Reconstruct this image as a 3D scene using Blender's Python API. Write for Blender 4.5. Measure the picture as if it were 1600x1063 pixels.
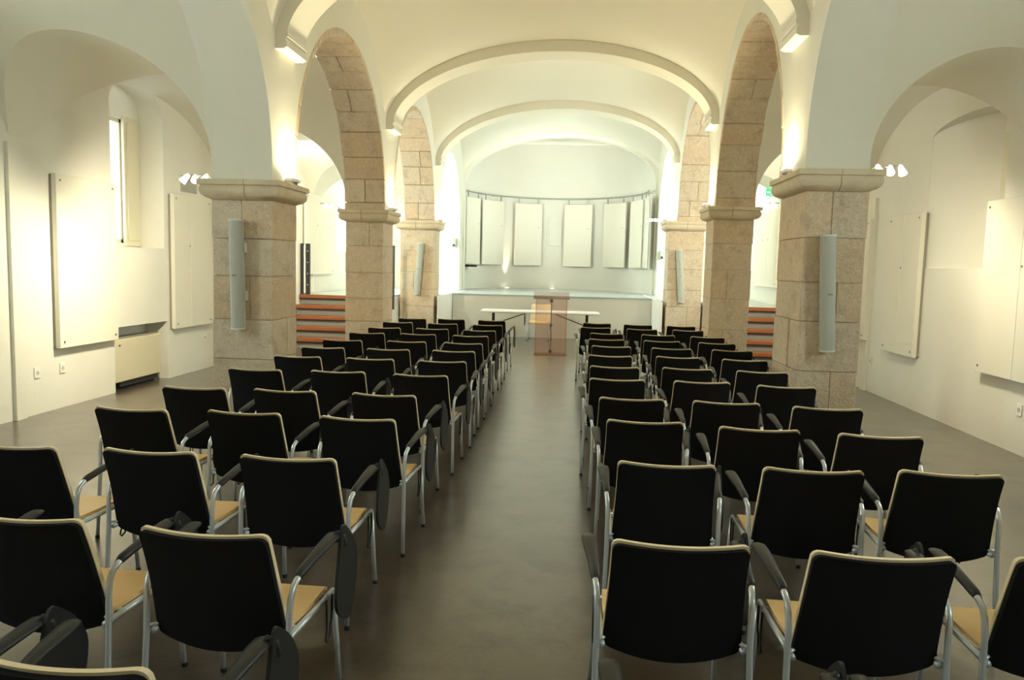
import bpy, bmesh, math, random
from mathutils import Vector, Matrix
random.seed(7)
for o in list(bpy.data.objects): bpy.data.objects.remove(o, do_unlink=True)
SC = bpy.context.scene
COL = SC.collection
R = math.radians

# ------------------------------------------------------------------ camera
PIT, YAW, ROL, F = 0.0951, 0.0766, 0.025, 1220.0
cy, sy, cp, sp = math.cos(YAW), math.sin(YAW), math.cos(PIT), math.sin(PIT)
fw = Vector((-sy*cp, cy*cp, -sp)); rt = Vector((cy, sy, 0)); up = rt.cross(fw)
r2 = math.cos(ROL)*rt + math.sin(ROL)*up
u2 = -math.sin(ROL)*rt + math.cos(ROL)*up
cam = bpy.data.cameras.new('camera'); cam.sensor_width = 36; cam.lens = F/1600*36
cam.clip_start = 0.05; cam.clip_end = 200
co = bpy.data.objects.new('camera', cam); COL.objects.link(co)
m = Matrix((( r2.x, u2.x, -fw.x, 0), (r2.y, u2.y, -fw.y, 0), (r2.z, u2.z, -fw.z, 1.765), (0, 0, 0, 1)))
co.matrix_world = m
SC.camera = co

# ------------------------------------------------------------------ world and light
SC.view_settings.view_transform = 'Standard'; SC.view_settings.look = 'None'
SC.view_settings.gamma = 1.0; SC.view_settings.use_curve_mapping = False
SC.view_settings.exposure = 1.1
W = bpy.data.worlds.new('sky'); SC.world = W; W.use_nodes = True
bg = W.node_tree.nodes['Background']
bg.inputs[0].default_value = (0.80, 0.92, 1.0, 1); bg.inputs[1].default_value = 2.2

def area(name, loc, direction, sx, sy_, power, col):
    l = bpy.data.lights.new(name, 'AREA'); l.shape = 'RECTANGLE'; l.size = sx; l.size_y = sy_
    l.energy = power; l.color = col
    o = bpy.data.objects.new(name, l); COL.objects.link(o); o.location = loc
    o.rotation_euler = Vector(direction).to_track_quat('-Z', 'Y').to_euler()
    return o
def spot(name, loc, target, power, col, ang=100, blend=0.6, rad=0.03):
    l = bpy.data.lights.new(name, 'SPOT'); l.energy = power; l.color = col
    l.spot_size = R(ang); l.spot_blend = blend; l.shadow_soft_size = rad
    o = bpy.data.objects.new(name, l); COL.objects.link(o); o.location = loc
    o.rotation_euler = (Vector(target)-Vector(loc)).to_track_quat('-Z', 'Y').to_euler()
    return o
DAY = (0.86, 0.99, 0.90); WARM = (1.0, 0.87, 0.52); WARM2 = (1.0, 0.92, 0.67); COOL = (0.92, 1.0, 0.93)
# daylight entering by the windows of the side walls (just outside each opening)
for x, y, z, d, h, w, p in [
        (-6.62, 19.6, 3.0, 1, 1.9, 1.4, 260), (-6.62, 15.2, 3.0, 1, 1.7, 1.0, 105), (5.27, 19.6, 3.0, -1, 1.9, 1.4, 330),
        (5.27, 15.2, 3.0, -1, 1.7, 1.0, 100),
        (-6.62, 5.3, 2.8, 1, 1.7, 1.1, 62), (5.27, 5.3, 2.8, -1, 1.7, 1.1, 62),  # unseen windows, added to bring ambient light into the near bays
        (-6.62, 0.6, 2.8, 1, 1.7, 1.1, 50), (5.27, 0.6, 2.8, -1, 1.7, 1.1, 50)]:  # likewise unseen, added for ambient light around the camera
    area('window_daylight', (x, y, z), (d, 0, -0.25), h, w, p, DAY)

# ------------------------------------------------------------------ helpers
def new_obj(name, me, mat=None, parent=None, smooth=False):
    o = bpy.data.objects.new(name, me); COL.objects.link(o)
    if mat is not None and not me.materials: me.materials.append(mat)
    if parent is not None: o.parent = parent
    if smooth:
        for p in me.polygons: p.use_smooth = True
    return o
def mesh(name, v, f):
    me = bpy.data.meshes.new(name); me.from_pydata([tuple(a) for a in v], [], f); me.update(); return me
def tag(o, label=None, cat=None, group=None, kind=None):
    if label: o['label'] = label
    if cat: o['category'] = cat
    if group: o['group'] = group
    if kind: o['kind'] = kind
    return o
def empty(name, loc=(0, 0, 0), rz=0, label=None, cat=None, group=None, kind=None):
    o = bpy.data.objects.new(name, None); COL.objects.link(o); o.location = loc; o.rotation_euler = (0, 0, rz)
    o.empty_display_size = 0.1
    return tag(o, label, cat, group, kind)
class MB:
    def __init__(s): s.v = []; s.f = []
    def add(s, v, f):
        b = len(s.v); s.v += [tuple(a) for a in v]; s.f += [tuple(i+b for i in q) for q in f]; return s
    def box(s, x0, x1, y0, y1, z0, z1):
        v = [(x, y, z) for z in (z0, z1) for y in (y0, y1) for x in (x0, x1)]
        return s.add(v, [(0, 2, 3, 1), (4, 5, 7, 6), (0, 1, 5, 4), (1, 3, 7, 5), (3, 2, 6, 7), (2, 0, 4, 6)])
    def tube(s, pts, r, n=8, caps=True):
        pts = [Vector(p) for p in pts]; rings = []
        prev = None
        for i, p in enumerate(pts):
            t = (pts[min(i+1, len(pts)-1)]-pts[max(i-1, 0)]).normalized()
            if prev is None:
                a = Vector((0, 0, 1)) if abs(t.z) < 0.9 else Vector((1, 0, 0))
                prev = t.cross(a).normalized()
            nn = (prev - t*prev.dot(t)).normalized(); prev = nn; b = t.cross(nn)
            rr = r[i] if isinstance(r, (list, tuple)) else r
            rings.append([p + rr*(math.cos(k*2*math.pi/n)*nn + math.sin(k*2*math.pi/n)*b) for k in range(n)])
        return s.loft(rings, caps)
    def loft(s, rings, caps=True):
        n = len(rings[0]); v = [p for r_ in rings for p in r_]; f = []
        for i in range(len(rings)-1):
            for k in range(n):
                f.append((i*n+k, i*n+(k+1) % n, (i+1)*n+(k+1) % n, (i+1)*n+k))
        if caps:
            f.append(tuple(reversed(range(n)))); f.append(tuple((len(rings)-1)*n+k for k in range(n)))
        return s.add(v, f)
    def cyl(s, a, b, r, n=12): return s.tube([a, b], r, n)
    def prism(s, poly, axis, a, b):
        # poly: 2D points; extruded along axis from a to b
        def P(p, t):
            return (t, p[0], p[1]) if axis == 'x' else (p[0], t, p[1]) if axis == 'y' else (p[0], p[1], t)
        n = len(poly)
        v = [P(p, a) for p in poly] + [P(p, b) for p in poly]
        f = [tuple(range(n)), tuple(range(2*n-1, n-1, -1))] + [(i, i+n, (i+1) % n + n, (i+1) % n) for i in range(n)]
        return s.add(v, f)
    def me(s, name, bevel=0, fix=True, seg=1):
        m_ = mesh(name, s.v, s.f)
        if bevel or fix:
            bm = bmesh.new(); bm.from_mesh(m_)
            if fix: bmesh.ops.recalc_face_normals(bm, faces=bm.faces)
            if bevel: bmesh.ops.bevel(bm, geom=[e for e in bm.edges], offset=bevel, segments=seg, affect='EDGES', profile=0.5)
            bm.to_mesh(m_); bm.free()
        return m_
    def build(s, name, mat, parent=None, bevel=0, smooth=False, fix=True, seg=1):
        return new_obj(name, s.me(name, bevel, fix, seg), mat, parent, smooth)
def B(x0, x1, y0, y1, z0, z1): return MB().box(x0, x1, y0, y1, z0, z1)
def autosmooth(o, ang=40):
    me = o.data
    for p in me.polygons: p.use_smooth = True
    bm = bmesh.new(); bm.from_mesh(me)
    for e in bm.edges:
        if len(e.link_faces) == 2 and e.calc_face_angle(0) > R(ang): e.smooth = False
    bm.to_mesh(me); bm.free(); return o

# ------------------------------------------------------------------ materials
def mat(name, col, rough=0.6, metal=0, noise=None, bump=0, bscale=60, spec=0.5, emit=None, trans=0, alpha=1, coat=0):
    m_ = bpy.data.materials.new(name); m_.use_nodes = True
    nt = m_.node_tree; bs = nt.nodes['Principled BSDF']
    bs.inputs['Base Color'].default_value = (*col, 1); bs.inputs['Roughness'].default_value = rough
    bs.inputs['Metallic'].default_value = metal; bs.inputs['Specular IOR Level'].default_value = spec
    if trans: bs.inputs['Transmission Weight'].default_value = trans
    if alpha < 1: bs.inputs['Alpha'].default_value = alpha
    if coat: bs.inputs['Coat Weight'].default_value = coat; bs.inputs['Coat Roughness'].default_value = .24
    if emit: bs.inputs['Emission Color'].default_value = (*emit[0], 1); bs.inputs['Emission Strength'].default_value = emit[1]
    tc = nt.nodes.new('ShaderNodeTexCoord')
    geo = nt.nodes.new('ShaderNodeNewGeometry')
    if noise:   # list of (scale, colour, low, high) layered over the base colour; stretch optional
        prev = None
        for L in noise:
            sc, c2, lo, hi = L[:4]
            n = nt.nodes.new('ShaderNodeTexNoise'); n.inputs['Scale'].default_value = sc; n.inputs['Detail'].default_value = 6
            n.inputs['Roughness'].default_value = 0.65
            if len(L) > 4:
                mp = nt.nodes.new('ShaderNodeMapping'); mp.inputs['Scale'].default_value = L[4]
                nt.links.new(geo.outputs['Position'], mp.inputs[0]); nt.links.new(mp.outputs[0], n.inputs['Vector'])
            else: nt.links.new(geo.outputs['Position'], n.inputs['Vector'])
            rp = nt.nodes.new('ShaderNodeMapRange'); rp.inputs[1].default_value = lo; rp.inputs[2].default_value = hi
            nt.links.new(n.outputs['Fac'], rp.inputs[0])
            mx = nt.nodes.new('ShaderNodeMix'); mx.data_type = 'RGBA'
            nt.links.new(rp.outputs[0], mx.inputs[0])
            if prev is None: mx.inputs[6].default_value = (*col, 1)
            else: nt.links.new(prev, mx.inputs[6])
            mx.inputs[7].default_value = (*c2, 1); prev = mx.outputs[2]
        nt.links.new(prev, bs.inputs['Base Color'])
    if bump:
        n = nt.nodes.new('ShaderNodeTexNoise'); n.inputs['Scale'].default_value = bscale; n.inputs['Detail'].default_value = 5
        nt.links.new(geo.outputs['Position'], n.inputs['Vector'])
        b = nt.nodes.new('ShaderNodeBump'); b.inputs['Strength'].default_value = bump; b.inputs['Distance'].default_value = 0.02
        nt.links.new(n.outputs['Fac'], b.inputs['Height']); nt.links.new(b.outputs[0], bs.inputs['Normal'])
    return m_
M = {}
M['plaster'] = mat('plaster', (0.80, 0.78, 0.70), 0.85, noise=[(1.3, (0.77, 0.75, 0.66), .35, .75)], bump=0.12, bscale=14, spec=.2)
M['vault'] = mat('vault_plaster', (0.80, 0.77, 0.67), 0.85, bump=0.06, bscale=10, spec=.2)
M['concrete'] = mat('polished_concrete', (0.080, 0.061, 0.043), 0.3, noise=[(0.9, (0.105, 0.082, 0.058), .35, .65), (3.5, (0.046, 0.035, 0.025), .46, .68), (40, (0.105, 0.083, 0.060), .5, .8)], bump=0.03, bscale=25, spec=.5, coat=.7)
STN = [(1.6, (0.66, 0.56, 0.44), .40, .62), (5, (0.50, 0.40, 0.29), .50, .70), (16, (0.74, 0.65, 0.52), .50, .70), (55, (0.40, 0.31, 0.22), .54, .72), (130, (0.80, 0.72, 0.60), .58, .72)]
M['stone'] = mat('limestone', (0.66, 0.54, 0.40), 0.9, noise=STN, bump=0.7, bscale=30, spec=.2)
M['stone2'] = mat('limestone_warm', (0.68, 0.53, 0.37), 0.9, noise=STN[1:], bump=0.55, bscale=45, spec=.2)
M['stone3'] = mat('limestone_pale', (0.70, 0.60, 0.48), 0.9, noise=STN, bump=0.5, bscale=50, spec=.2)
M['cap'] = mat('limestone_moulding', (0.70, 0.60, 0.44), 0.85, noise=[(5, (0.60, 0.50, 0.36), .45, .7), (40, (0.66, 0.55, 0.42), .5, .7)], bump=0.25, bscale=40, spec=.2)
M['mortar'] = mat('mortar', (0.55, 0.45, 0.33), 0.95, bump=0.3, spec=.1)
M['beech'] = mat('beech_veneer', (0.90, 0.61, 0.29), 0.40, noise=[(9, (0.85, 0.55, 0.24), .4, .7, (1, 12, 1))], spec=.4)
M['beech_edge'] = mat('beech_shell', (0.96, 0.79, 0.52), 0.38, spec=.5)
M['black'] = mat('black_fabric', (0.0075, 0.008, 0.009), 0.8, bump=0.15, bscale=300, spec=.18)
M['blackp'] = mat('black_plastic', (0.018, 0.018, 0.019), 0.45, spec=.45)
M['tablet'] = mat('black_laminate', (0.016, 0.017, 0.018), 0.5, spec=.35)
M['silver'] = mat('silver_lacquer', (0.66, 0.70, 0.74), 0.30, metal=0.5)
M['panel'] = mat('cream_acoustic_board', (0.80, 0.77, 0.66), 0.7, spec=.25)
M['panel_edge'] = mat('panel_frame', (0.30, 0.285, 0.23), 0.6)
M['screw'] = mat('screw_metal', (0.30, 0.28, 0.24), 0.4, metal=.8)
M['unit'] = mat('cream_enamel', (0.72, 0.65, 0.46), 0.45)
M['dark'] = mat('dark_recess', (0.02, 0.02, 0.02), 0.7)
M['socket'] = mat('white_plastic', (0.85, 0.82, 0.75), 0.4)
M['sockhole'] = mat('socket_recess', (0.55, 0.52, 0.46), 0.5)
M['shutter'] = mat('cream_painted_shutter', (0.72, 0.67, 0.50), 0.5)
M['speaker'] = mat('pale_grey_metal', (0.46, 0.48, 0.44), 0.55)
M['speakerw'] = mat('white_metal_housing', (0.72, 0.74, 0.72), 0.45)
M['stepwood'] = mat('orange_brown_timber', (0.25, 0.075, 0.020), 0.4, noise=[(6, (0.20, 0.060, 0.016), .4, .7, (1, 14, 14))])
M['riser'] = mat('grey_riser', (0.20, 0.19, 0.165), 0.6)
M['stage_white'] = mat('white_stage_panel', (0.80, 0.79, 0.73), 0.5)
M['stage_top'] = mat('pale_grey_stage_floor', (0.50, 0.55, 0.56), 0.25)
M['tabletop'] = mat('white_tabletop', (0.86, 0.85, 0.80), 0.35)
M['rail'] = mat('grey_rail', (0.38, 0.42, 0.40), 0.4, metal=.4)
M['green'] = mat('exit_green', (0.02, 0.50, 0.10), 0.4, emit=((0.03, 0.8, 0.15), 0.9))
M['exitwhite'] = mat('exit_white', (0.9, 0.95, 0.9), 0.4, emit=((0.9, 1, 0.9), 0.9))
M['lens'] = mat('lamp_lens', (1, 1, 1), 0.3, emit=((1.0, 0.95, 0.82), 30))
M['floorlens'] = mat('floor_lamp_lens', (1, 1, 1), 0.3, emit=((1.0, 0.95, 0.82), 2.5))
M['dichroic'] = mat('glowing_dichroic_reflector', (0.8, 0.77, 0.68), 0.2, emit=((1.0, 0.93, 0.75), 0.8))
M['chrome'] = mat('chrome', (0.75, 0.75, 0.73), 0.18, metal=1)
M['boss'] = mat('bronze_boss', (0.20, 0.14, 0.09), 0.35, metal=.7)
M['vent'] = mat('grey_vent', (0.42, 0.41, 0.36), 0.6)
def glassy(name, col, alpha, rough=.05):
    m_ = bpy.data.materials.new(name); m_.use_nodes = True; nt = m_.node_tree
    out = nt.nodes['Material Output']; bs = nt.nodes['Principled BSDF']
    bs.inputs['Base Color'].default_value = (*col, 1); bs.inputs['Roughness'].default_value = rough
    t = nt.nodes.new('ShaderNodeBsdfTransparent'); t.inputs[0].default_value = (*[0.82+0.18*c for c in col], 1)
    mx = nt.nodes.new('ShaderNodeMixShader'); mx.inputs[0].default_value = alpha
    nt.links.new(t.outputs[0], mx.inputs[1]); nt.links.new(bs.outputs[0], mx.inputs[2]); nt.links.new(mx.outputs[0], out.inputs[0])
    return m_
M['acrylic'] = glassy('rose_tinted_acrylic', (0.80, 0.42, 0.26), 0.13)
M['acrylic_d'] = glassy('smoked_acrylic', (0.45, 0.33, 0.28), 0.38)
M['glass'] = glassy('window_glass', (0.9, 0.95, 1.0), 0.06)

# ------------------------------------------------------------------ geometry of the hall
Y0, Y1 = -3.2, 22.0
XWL, XWR = -5.85, 4.50            # faces of the outer walls
XL, XR = -3.15, 2.22              # nave faces of the arcades
XLo, XRo = -3.80, 2.83            # aisle faces of the arcades
PIL = {  # pillar: (x0, x1, y0, y1, top of capital)
    'L': [(-3.80, -3.15, -1.7, -1.0, 2.58), (-3.80, -3.15, 3.15, 3.85, 2.58), (-3.80, -3.15, 8.0, 8.70, 2.58), (-3.79, -3.16, 12.8, 13.5, 2.62), (-3.90, -3.13, 17.4, 18.07, 2.71)],
    'R': [(2.22, 2.83, -2.0, -1.2, 2.77), (2.22, 2.83, 2.75, 3.5, 2.77), (2.25, 2.84, 7.95, 8.90, 2.77), (2.20, 2.82, 12.8, 13.5, 2.78), (2.05, 2.80, 17.4, 18.1, 2.81)]}
def bays(side):
    P = PIL[side]; out = [(Y0, P[0][2])]
    for a, b in zip(P[:-1], P[1:]): out.append((a[3], b[2]))
    out.append((P[-1][3], 21.4)); return out
ZC = {'L': 2.74, 'R': 2.92}       # springing of the arcade arches
def arch_b(side, i): return {'L': [2.0, 2.02, 2.0, 2.03, 1.98, 1.80], 'R': [2.0, 2.1, 2.05, 2.08, 2.0, 1.75]}[side][i]

# ---- floor and stage
B(-6.6, 5.3, Y0, 19.6, -0.12, 0).build('floor', M['concrete'])['kind'] = 'structure'

def arch_curve(y0, y1, zc, b, n=40, zb=None, t=0):
    yc, a = (y0+y1)/2, (y1-y0)/2
    pts = [(yc+(a+t)*math.cos(th), zc+(b+t)*math.sin(th)) for th in [math.pi*k/n for k in range(n+1)]]
    if zb is not None: pts = [(y1+t, zb)] + pts + [(y0-t, zb)]
    return pts      # from y1 round to y0

def arcade(side):
    xa, xb = (XLo, XL) if side == 'L' else (XR, XRo)
    top = 5.85; P = PIL[side]; mb = MB()
    bs = bays(side)
    for i, (y0, y1) in enumerate(bs):
        t = 0.07 if i in (3, 4) else 0.0
        capz = P[min(i, 4)][4] - .06 if i < 5 else 2.6
        if i == 0:
            mb.box(xa, xb, y0, y1, 4.9, top); continue
        pts = arch_curve(y0, y1, ZC[side], arch_b(side, i), 40, capz, t)
        if i == 5: pts = pts[1:]
        for (ya, za), (yb, zb_) in zip(pts[:-1], pts[1:]):
            if abs(ya-yb) > 1e-6:
                mb.add([(xa, ya, za), (xa, yb, zb_), (xa, yb, top), (xa, ya, top)], [(0, 1, 2, 3)])
                mb.add([(xb, ya, za), (xb, yb, zb_), (xb, yb, top), (xb, ya, top)], [(3, 2, 1, 0)])
            mb.add([(xa, ya, za), (xb, ya, za), (xb, yb, zb_), (xa, yb, zb_)], [(0, 1, 2, 3)])
    for k, p in enumerate(P):
        tl = 0.07 if k in (3, 4) else 0; tr = 0.07 if k in (2+0, 3) else 0
        y0 = p[2] + (0.07 if k in (3, 4) else 0); y1 = p[3] - (0.07 if k in (2, 3) else 0)
        if k == 2: y1 = p[3] - 0.07
        # walls above the capitals
        for x in (xa, xb):
            mb.add([(x, y0, p[4]-.06), (x, y1, p[4]-.06), (x, y1, top), (x, y0, top)], [(0, 1, 2, 3)])
    # end pier against the apse
    mb.box(xa, xb, 21.4, 22.4, 0.9, top)
    o = mb.build('wall_arcade_'+('left' if side == 'L' else 'right'), M['plaster'], fix=False)
    o['kind'] = 'structure'
    return o
AW = {s: arcade(s) for s in 'LR'}

# ---- stone voussoirs lining the arcade arches
def voussoirs(side, i, label):
    xa, xb = (XLo-.012, XL+.008) if side == 'L' else (XR-.008, XRo+.012)
    (y0, y1) = bays(side)[i]; b = arch_b(side, i); zc = ZC[side]; t = 0.07
    root = empty('stone_arch', (0, (y0+y1)/2, 0), 0, label, 'arch', 'stone arches of the arcades')
    yc, a = (y0+y1)/2, (y1-y0)/2
    path = []
    def pt(s, off):   # s in metres from far springing; first the vertical part
        return None
    z1 = PIL[side][i][4]; z2 = PIL[side][i-1][4]
    segs = []
    n = 17
    ths = [0]
    for k in range(n): ths.append(ths[-1]+random.uniform(.85, 1.15))
    ths = [x/ths[-1]*math.pi for x in ths]
    for k in range(n): segs.append((ths[k], ths[k+1]))
    g = 0.010 if side == 'L' else 0.005
    def P(th, o):
        return (yc+(a+o)*math.cos(th), zc+(b+o)*math.sin(th))
    def block(poly, x0, x1):
        pr = MB().prism([(p[0]-yc, p[1]) for p in poly], 'x', x0, x1)
        o = pr.build('voussoir', random.choice([M['stone'], M['stone2'], M['stone2'], M['stone3']]) if side == 'L' else random.choice([M['stone'], M['stone2']]), root, bevel=0.006)
    # stilted foot stones
    for yy, zt, sgn in ((y1, z1, 1), (y0, z2, -1)):
        zt -= .03
        if zc-zt > .02:
            q = [(yy-0.004*sgn, zt), (yy+t*sgn, zt), (yy+t*sgn, zc-g/2), (yy-0.004*sgn, zc-g/2)]
            block(q, xa, xb)
    for (t0, t1) in segs:
        da = g/2/2.0; t0 += da; t1 -= da
        pr_ = random.uniform(-0.012, 0.006)
        mid = (t0+t1)/2
        poly = [P(t0, pr_), P(mid, pr_), P(t1, pr_), P(t1, t), P(mid, t), P(t0, t)]
        if random.random() < (0.3 if side == 'L' else 0.45):
            s = xa + (xb-xa)*random.uniform(.35, .65)
            block(poly, xa+random.uniform(0, .01), s-g/2); block(poly, s+g/2, xb-random.uniform(0, .006))
        else:
            block(poly, xa+random.uniform(0, .012), xb-random.uniform(0, .006))
    # mortar bed seen in the joints
    pts = arch_curve(y0, y1, zc, b, 40, max(z1, z2), 0.03)
    pts2 = arch_curve(y0, y1, zc, b, 40, max(z1, z2), 0.068)
    mb = MB(); rings = []
    for p, q in zip(pts, pts2):
        rings.append([(xa+.03, p[0]-yc, p[1]), (xb-.03, p[0]-yc, p[1]), (xb-.03, q[0]-yc, q[1]), (xa+.03, q[0]-yc, q[1])])
    mb.loft(rings).build('mortar_bed', M['mortar'], root)
voussoirs('L', 3, 'coursed stone arch over the left arcade, nearest the camera')
voussoirs('L', 4, 'coursed stone arch over the left arcade, beside the apse')
voussoirs('R', 3, 'brown stone arch over the right arcade, nearest the camera')
voussoirs('R', 4, 'brown stone arch over the right arcade, beside the apse')

# ---- pillars of dressed stone
ORD = {2: 'nearest the camera', 3: 'in the middle of the arcade', 4: 'closest to the stage'}
def pillar(side, k):
    x0, x1, y0, y1, ct = PIL[side][k]
    side_n = 'left' if side == 'L' else 'right'
    lab = {2: 'square stone pillar with moulded capital on the %s, nearest the camera' % side_n,
           3: 'square stone pillar with moulded capital, middle one of the %s row' % side_n,
           4: 'square stone pillar with moulded capital on the %s, beside the white stage' % side_n}.get(k, 'square stone pillar beside the camera, %s' % side_n)
    cx, cy_ = (x0+x1)/2, (y0+y1)/2
    root = empty('stone_pillar', (cx, cy_, 0), 0, lab, 'pillar', 'stone pillars of the arcades')
    hb = ct - 0.205
    X0, X1, Yy0, Yy1 = x0-cx, x1-cx, y0-cy_, y1-cy_
    B(X0+.02, X1-.02, Yy0+.02, Yy1-.02, 0, hb).build('core', M['mortar'], root)
    z = 0.0; g = 0.005; flip = 0
    hs = [random.uniform(.85, 1.15) for _ in range(6)]; s = sum(hs); hs = [h/s*hb for h in hs]
    for h in hs:
        j = lambda: random.uniform(-.004, .006)
        mt = random.choice([M['stone'], M['stone2'], M['stone3']] if side == 'L' else [M['stone'], M['stone'], M['stone2']])
        if random.random() < .55:
            c = random.uniform(.35, .65)
            if flip:
                xs = X0+(X1-X0)*c
                B(X0-j(), xs-g/2, Yy0-j(), Yy1+j(), z+g/2, z+h-g/2).build('stone_block', mt, root, bevel=.0045)
                B(xs+g/2, X1+j(), Yy0-j(), Yy1+j(), z+g/2, z+h-g/2).build('stone_block', random.choice([M['stone'], M['stone2']]), root, bevel=.0045)
            else:
                ys = Yy0+(Yy1-Yy0)*c
                B(X0-j(), X1+j(), Yy0-j(), ys-g/2, z+g/2, z+h-g/2).build('stone_block', mt, root, bevel=.0045)
                B(X0-j(), X1+j(), ys+g/2, Yy1+j(), z+g/2, z+h-g/2).build('stone_block', mt, root, bevel=.0045)
        else:
            B(X0-j(), X1+j(), Yy0-j(), Yy1+j(), z+g/2, z+h-g/2).build('stone_block', mt, root, bevel=.0045)
        flip = 1-flip; z += h
    prof = [(0.0, 0.0), (0.02, 0.012), (0.055, 0.025), (0.085, 0.05), (0.098, 0.085), (0.098, 0.115), (0.088, 0.135), (0.088, 0.145), (0.112, 0.150), (0.112, 0.200), (0.105, 0.205)]
    xm = X0+(X1-X0)*random.uniform(.4, .6)
    for a, b, ea, eb in ((X0, xm-.003, 1, 0), (xm+.003, X1, 0, 1)):
        rings = [[(a-ea*o, Yy0-o, hb+h), (b+eb*o, Yy0-o, hb+h), (b+eb*o, Yy1+o, hb+h), (a-ea*o, Yy1+o, hb+h)] for o, h in prof]
        o = MB().loft(rings).build('capital_stone', M['cap'], root); autosmooth(o, 35)
    return root
for s in 'LR':
    for k in (2, 3, 4): pillar(s, k)
    for k in (0, 1):   # painted piers behind the camera
        x0, x1, y0, y1, ct = PIL[s][k]
        o = B(x0, x1, y0, y1, 0, ct).build('wall_pier_'+('left' if s == 'L' else 'right'), M['plaster']); o['kind'] = 'structure'

# ---- vaults
def groin_mesh(name, xs, bay_list, zT, z0f, b1f, yend, mt, nf=5, nc=40, sk=lambda x: 0):
    # per column: flat transverse part, then the lunette arc, so that the groin lies on a mesh line
    cols = []
    for x in xs:
        col = []
        for i, (y0, y1) in enumerate(bay_list):
            ya, yb = y0-.62*sk(x), y1-.20*sk(x)
            yc, a = (ya+yb)/2, (yb-ya)/2
            z_t, z0, b1 = zT(x), z0f(x, i), b1f(x, i)
            q = max(0.0, min(1.0, (z_t-z0)/b1)); th = math.asin(q)
            us = math.cos(th)
            col += [(yc-a*(1+(us-1)*k/nf), z_t) for k in range(nf)]
            for k in range(nc+1):
                t_ = th+(math.pi-2*th)*k/nc
                col.append((yc-a*math.cos(t_), max(z_t, z0+b1*math.sin(t_))))
            col += [(yc+a*(us+(1-us)*k/nf), z_t) for k in range(1, nf+1)]
        col.append((yend, zT(x)))
        cols.append(col)
    v = []; f = []; n = len(cols[0])
    for x, col in zip(xs, cols): v += [(x, y, z) for y, z in col]
    for i in range(len(xs)-1):
        for j in range(n-1): f.append((i*n+j, (i+1)*n+j, (i+1)*n+j+1, i*n+j+1))
    me = mesh(name, v, f)
    bm = bmesh.new(); bm.from_mesh(me)
    bmesh.ops.dissolve_degenerate(bm, dist=1e-5, edges=bm.edges)
    bmesh.ops.remove_doubles(bm, verts=bm.verts, dist=1e-5)
    for fc in bm.faces:
        fc.normal_update()
        if fc.normal.z > 0: fc.normal_flip()
    bm.to_mesh(me); bm.free()
    o = new_obj(name, me, mt); autosmooth(o, 22); o['kind'] = 'structure'
    return o
def aisle_vault(side):
    if side == 'L': xw, xp = XWL-.02, XLo
    else: xw, xp = XWR+.02, XRo
    xc, a = (xw+xp)/2, abs(xw-xp)/2
    zc = 2.76 if side == 'L' else 2.86
    bT = 1.12 if side == 'L' else 0.94
    n = 48
    xs = sorted(xc-a*math.cos(math.pi*k/n) for k in range(n+1))
    zT = lambda x: zc + bT*math.sqrt(max(0, 1-((x-xc)/a)**2))
    W_ = lambda x: abs(x-xp)/(2*a)
    z0f = lambda x, i: ZC[side]*(1-W_(x))+zc*W_(x)
    b1f = lambda x, i: arch_b(side, i)*(1-W_(x)) + 1.22*W_(x)
    return groin_mesh('ceiling', xs, bays(side), zT, z0f, b1f, Y1+.4, M['vault'], sk=W_)
aisle_vault('L'); aisle_vault('R')
NXC, NA = (XL+XR)/2, (XR-XL)/2
SH = 0.026
NB = [(Y0, -1.6), (-1.0, 3.2), (3.85, 8.08), (8.70, 12.9), (13.5, 17.5), (18.07, 22.05)]
def zbar(x, b=1.33, z=4.06, a=NA+.02): return z + b*math.sqrt(max(0, 1-((x-NXC)/a)**2)) + SH*(x-NXC)
def nave_vault():
    # softly groined bays: the barrel and the lunettes flow into one another
    xs = [NXC-(NA+.02)*math.cos(math.pi*k/56) for k in range(57)]
    ys = []
    for y0, y1 in NB:
        yc, a_ = (y0+y1)/2, (y1-y0)/2
        ys += [(yc-a_*math.cos(math.pi*k/44), math.sin(math.pi*k/44)) for k in range(45)]
    v = []; f = []; n = len(ys); pw = 6.0
    for x in xs:
        A = zbar(x)-SH*(x-NXC)-3.55
        for y, sn in ys:
            Bq = max(0, 1.88*sn)
            v.append((x, y, 3.55+SH*(x-NXC)+(A**pw+Bq**pw)**(1/pw)))
    for i in range(len(xs)-1):
        for j in range(n-1): f.append((i*n+j, i*n+j+1, (i+1)*n+j+1, (i+1)*n+j))
    o = new_obj('ceiling', mesh('ceiling', v, f), M['vault']); autosmooth(o, 40); o['kind'] = 'structure'
nave_vault()

# ---- transverse ribs and their corbels
def rib(y0, y1, idx):
    n = 48; rings = []
    for k in range(n+1):
        th = math.pi*k/n
        ci, so = math.cos(th), math.sin(th)
        def P(a, b, y):
            x = NXC - a*ci; return (x, y, 4.06+b*so+SH*(x-NXC))
        ai, bi = NA-.10, 1.15
        ao, bo = NA+.05, 1.42
        rings.append([P(ai, bi, y0), P(ai, bi, y1), P(ao, bo, y1), P(ao, bo, y0)])
    o = MB().loft(rings).build('trim_%d' % idx, M['vault']); autosmooth(o, 30); o['kind'] = 'structure'
    for sx, xx in ((1, XL), (-1, XR)):
        zz = 4.03+SH*(xx-NXC)
        prof = [(0.0, -0.02), (0.10, -0.02), (0.135, 0.0), (0.135, .055), (0.12, .065), (0.12, .085), (0.145, .10), (0.145, .145), (0.10, .155), (0.10, .17), (0, .17)]
        poly = [(xx-sx*.01+sx*p, zz+q) for p, q in prof]
        mb = MB(); mb.prism([(x, z) for x, z in poly], 'y', y0-.03, y1+.03)
        c = mb.build('corbel', M['vault'], o)
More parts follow.
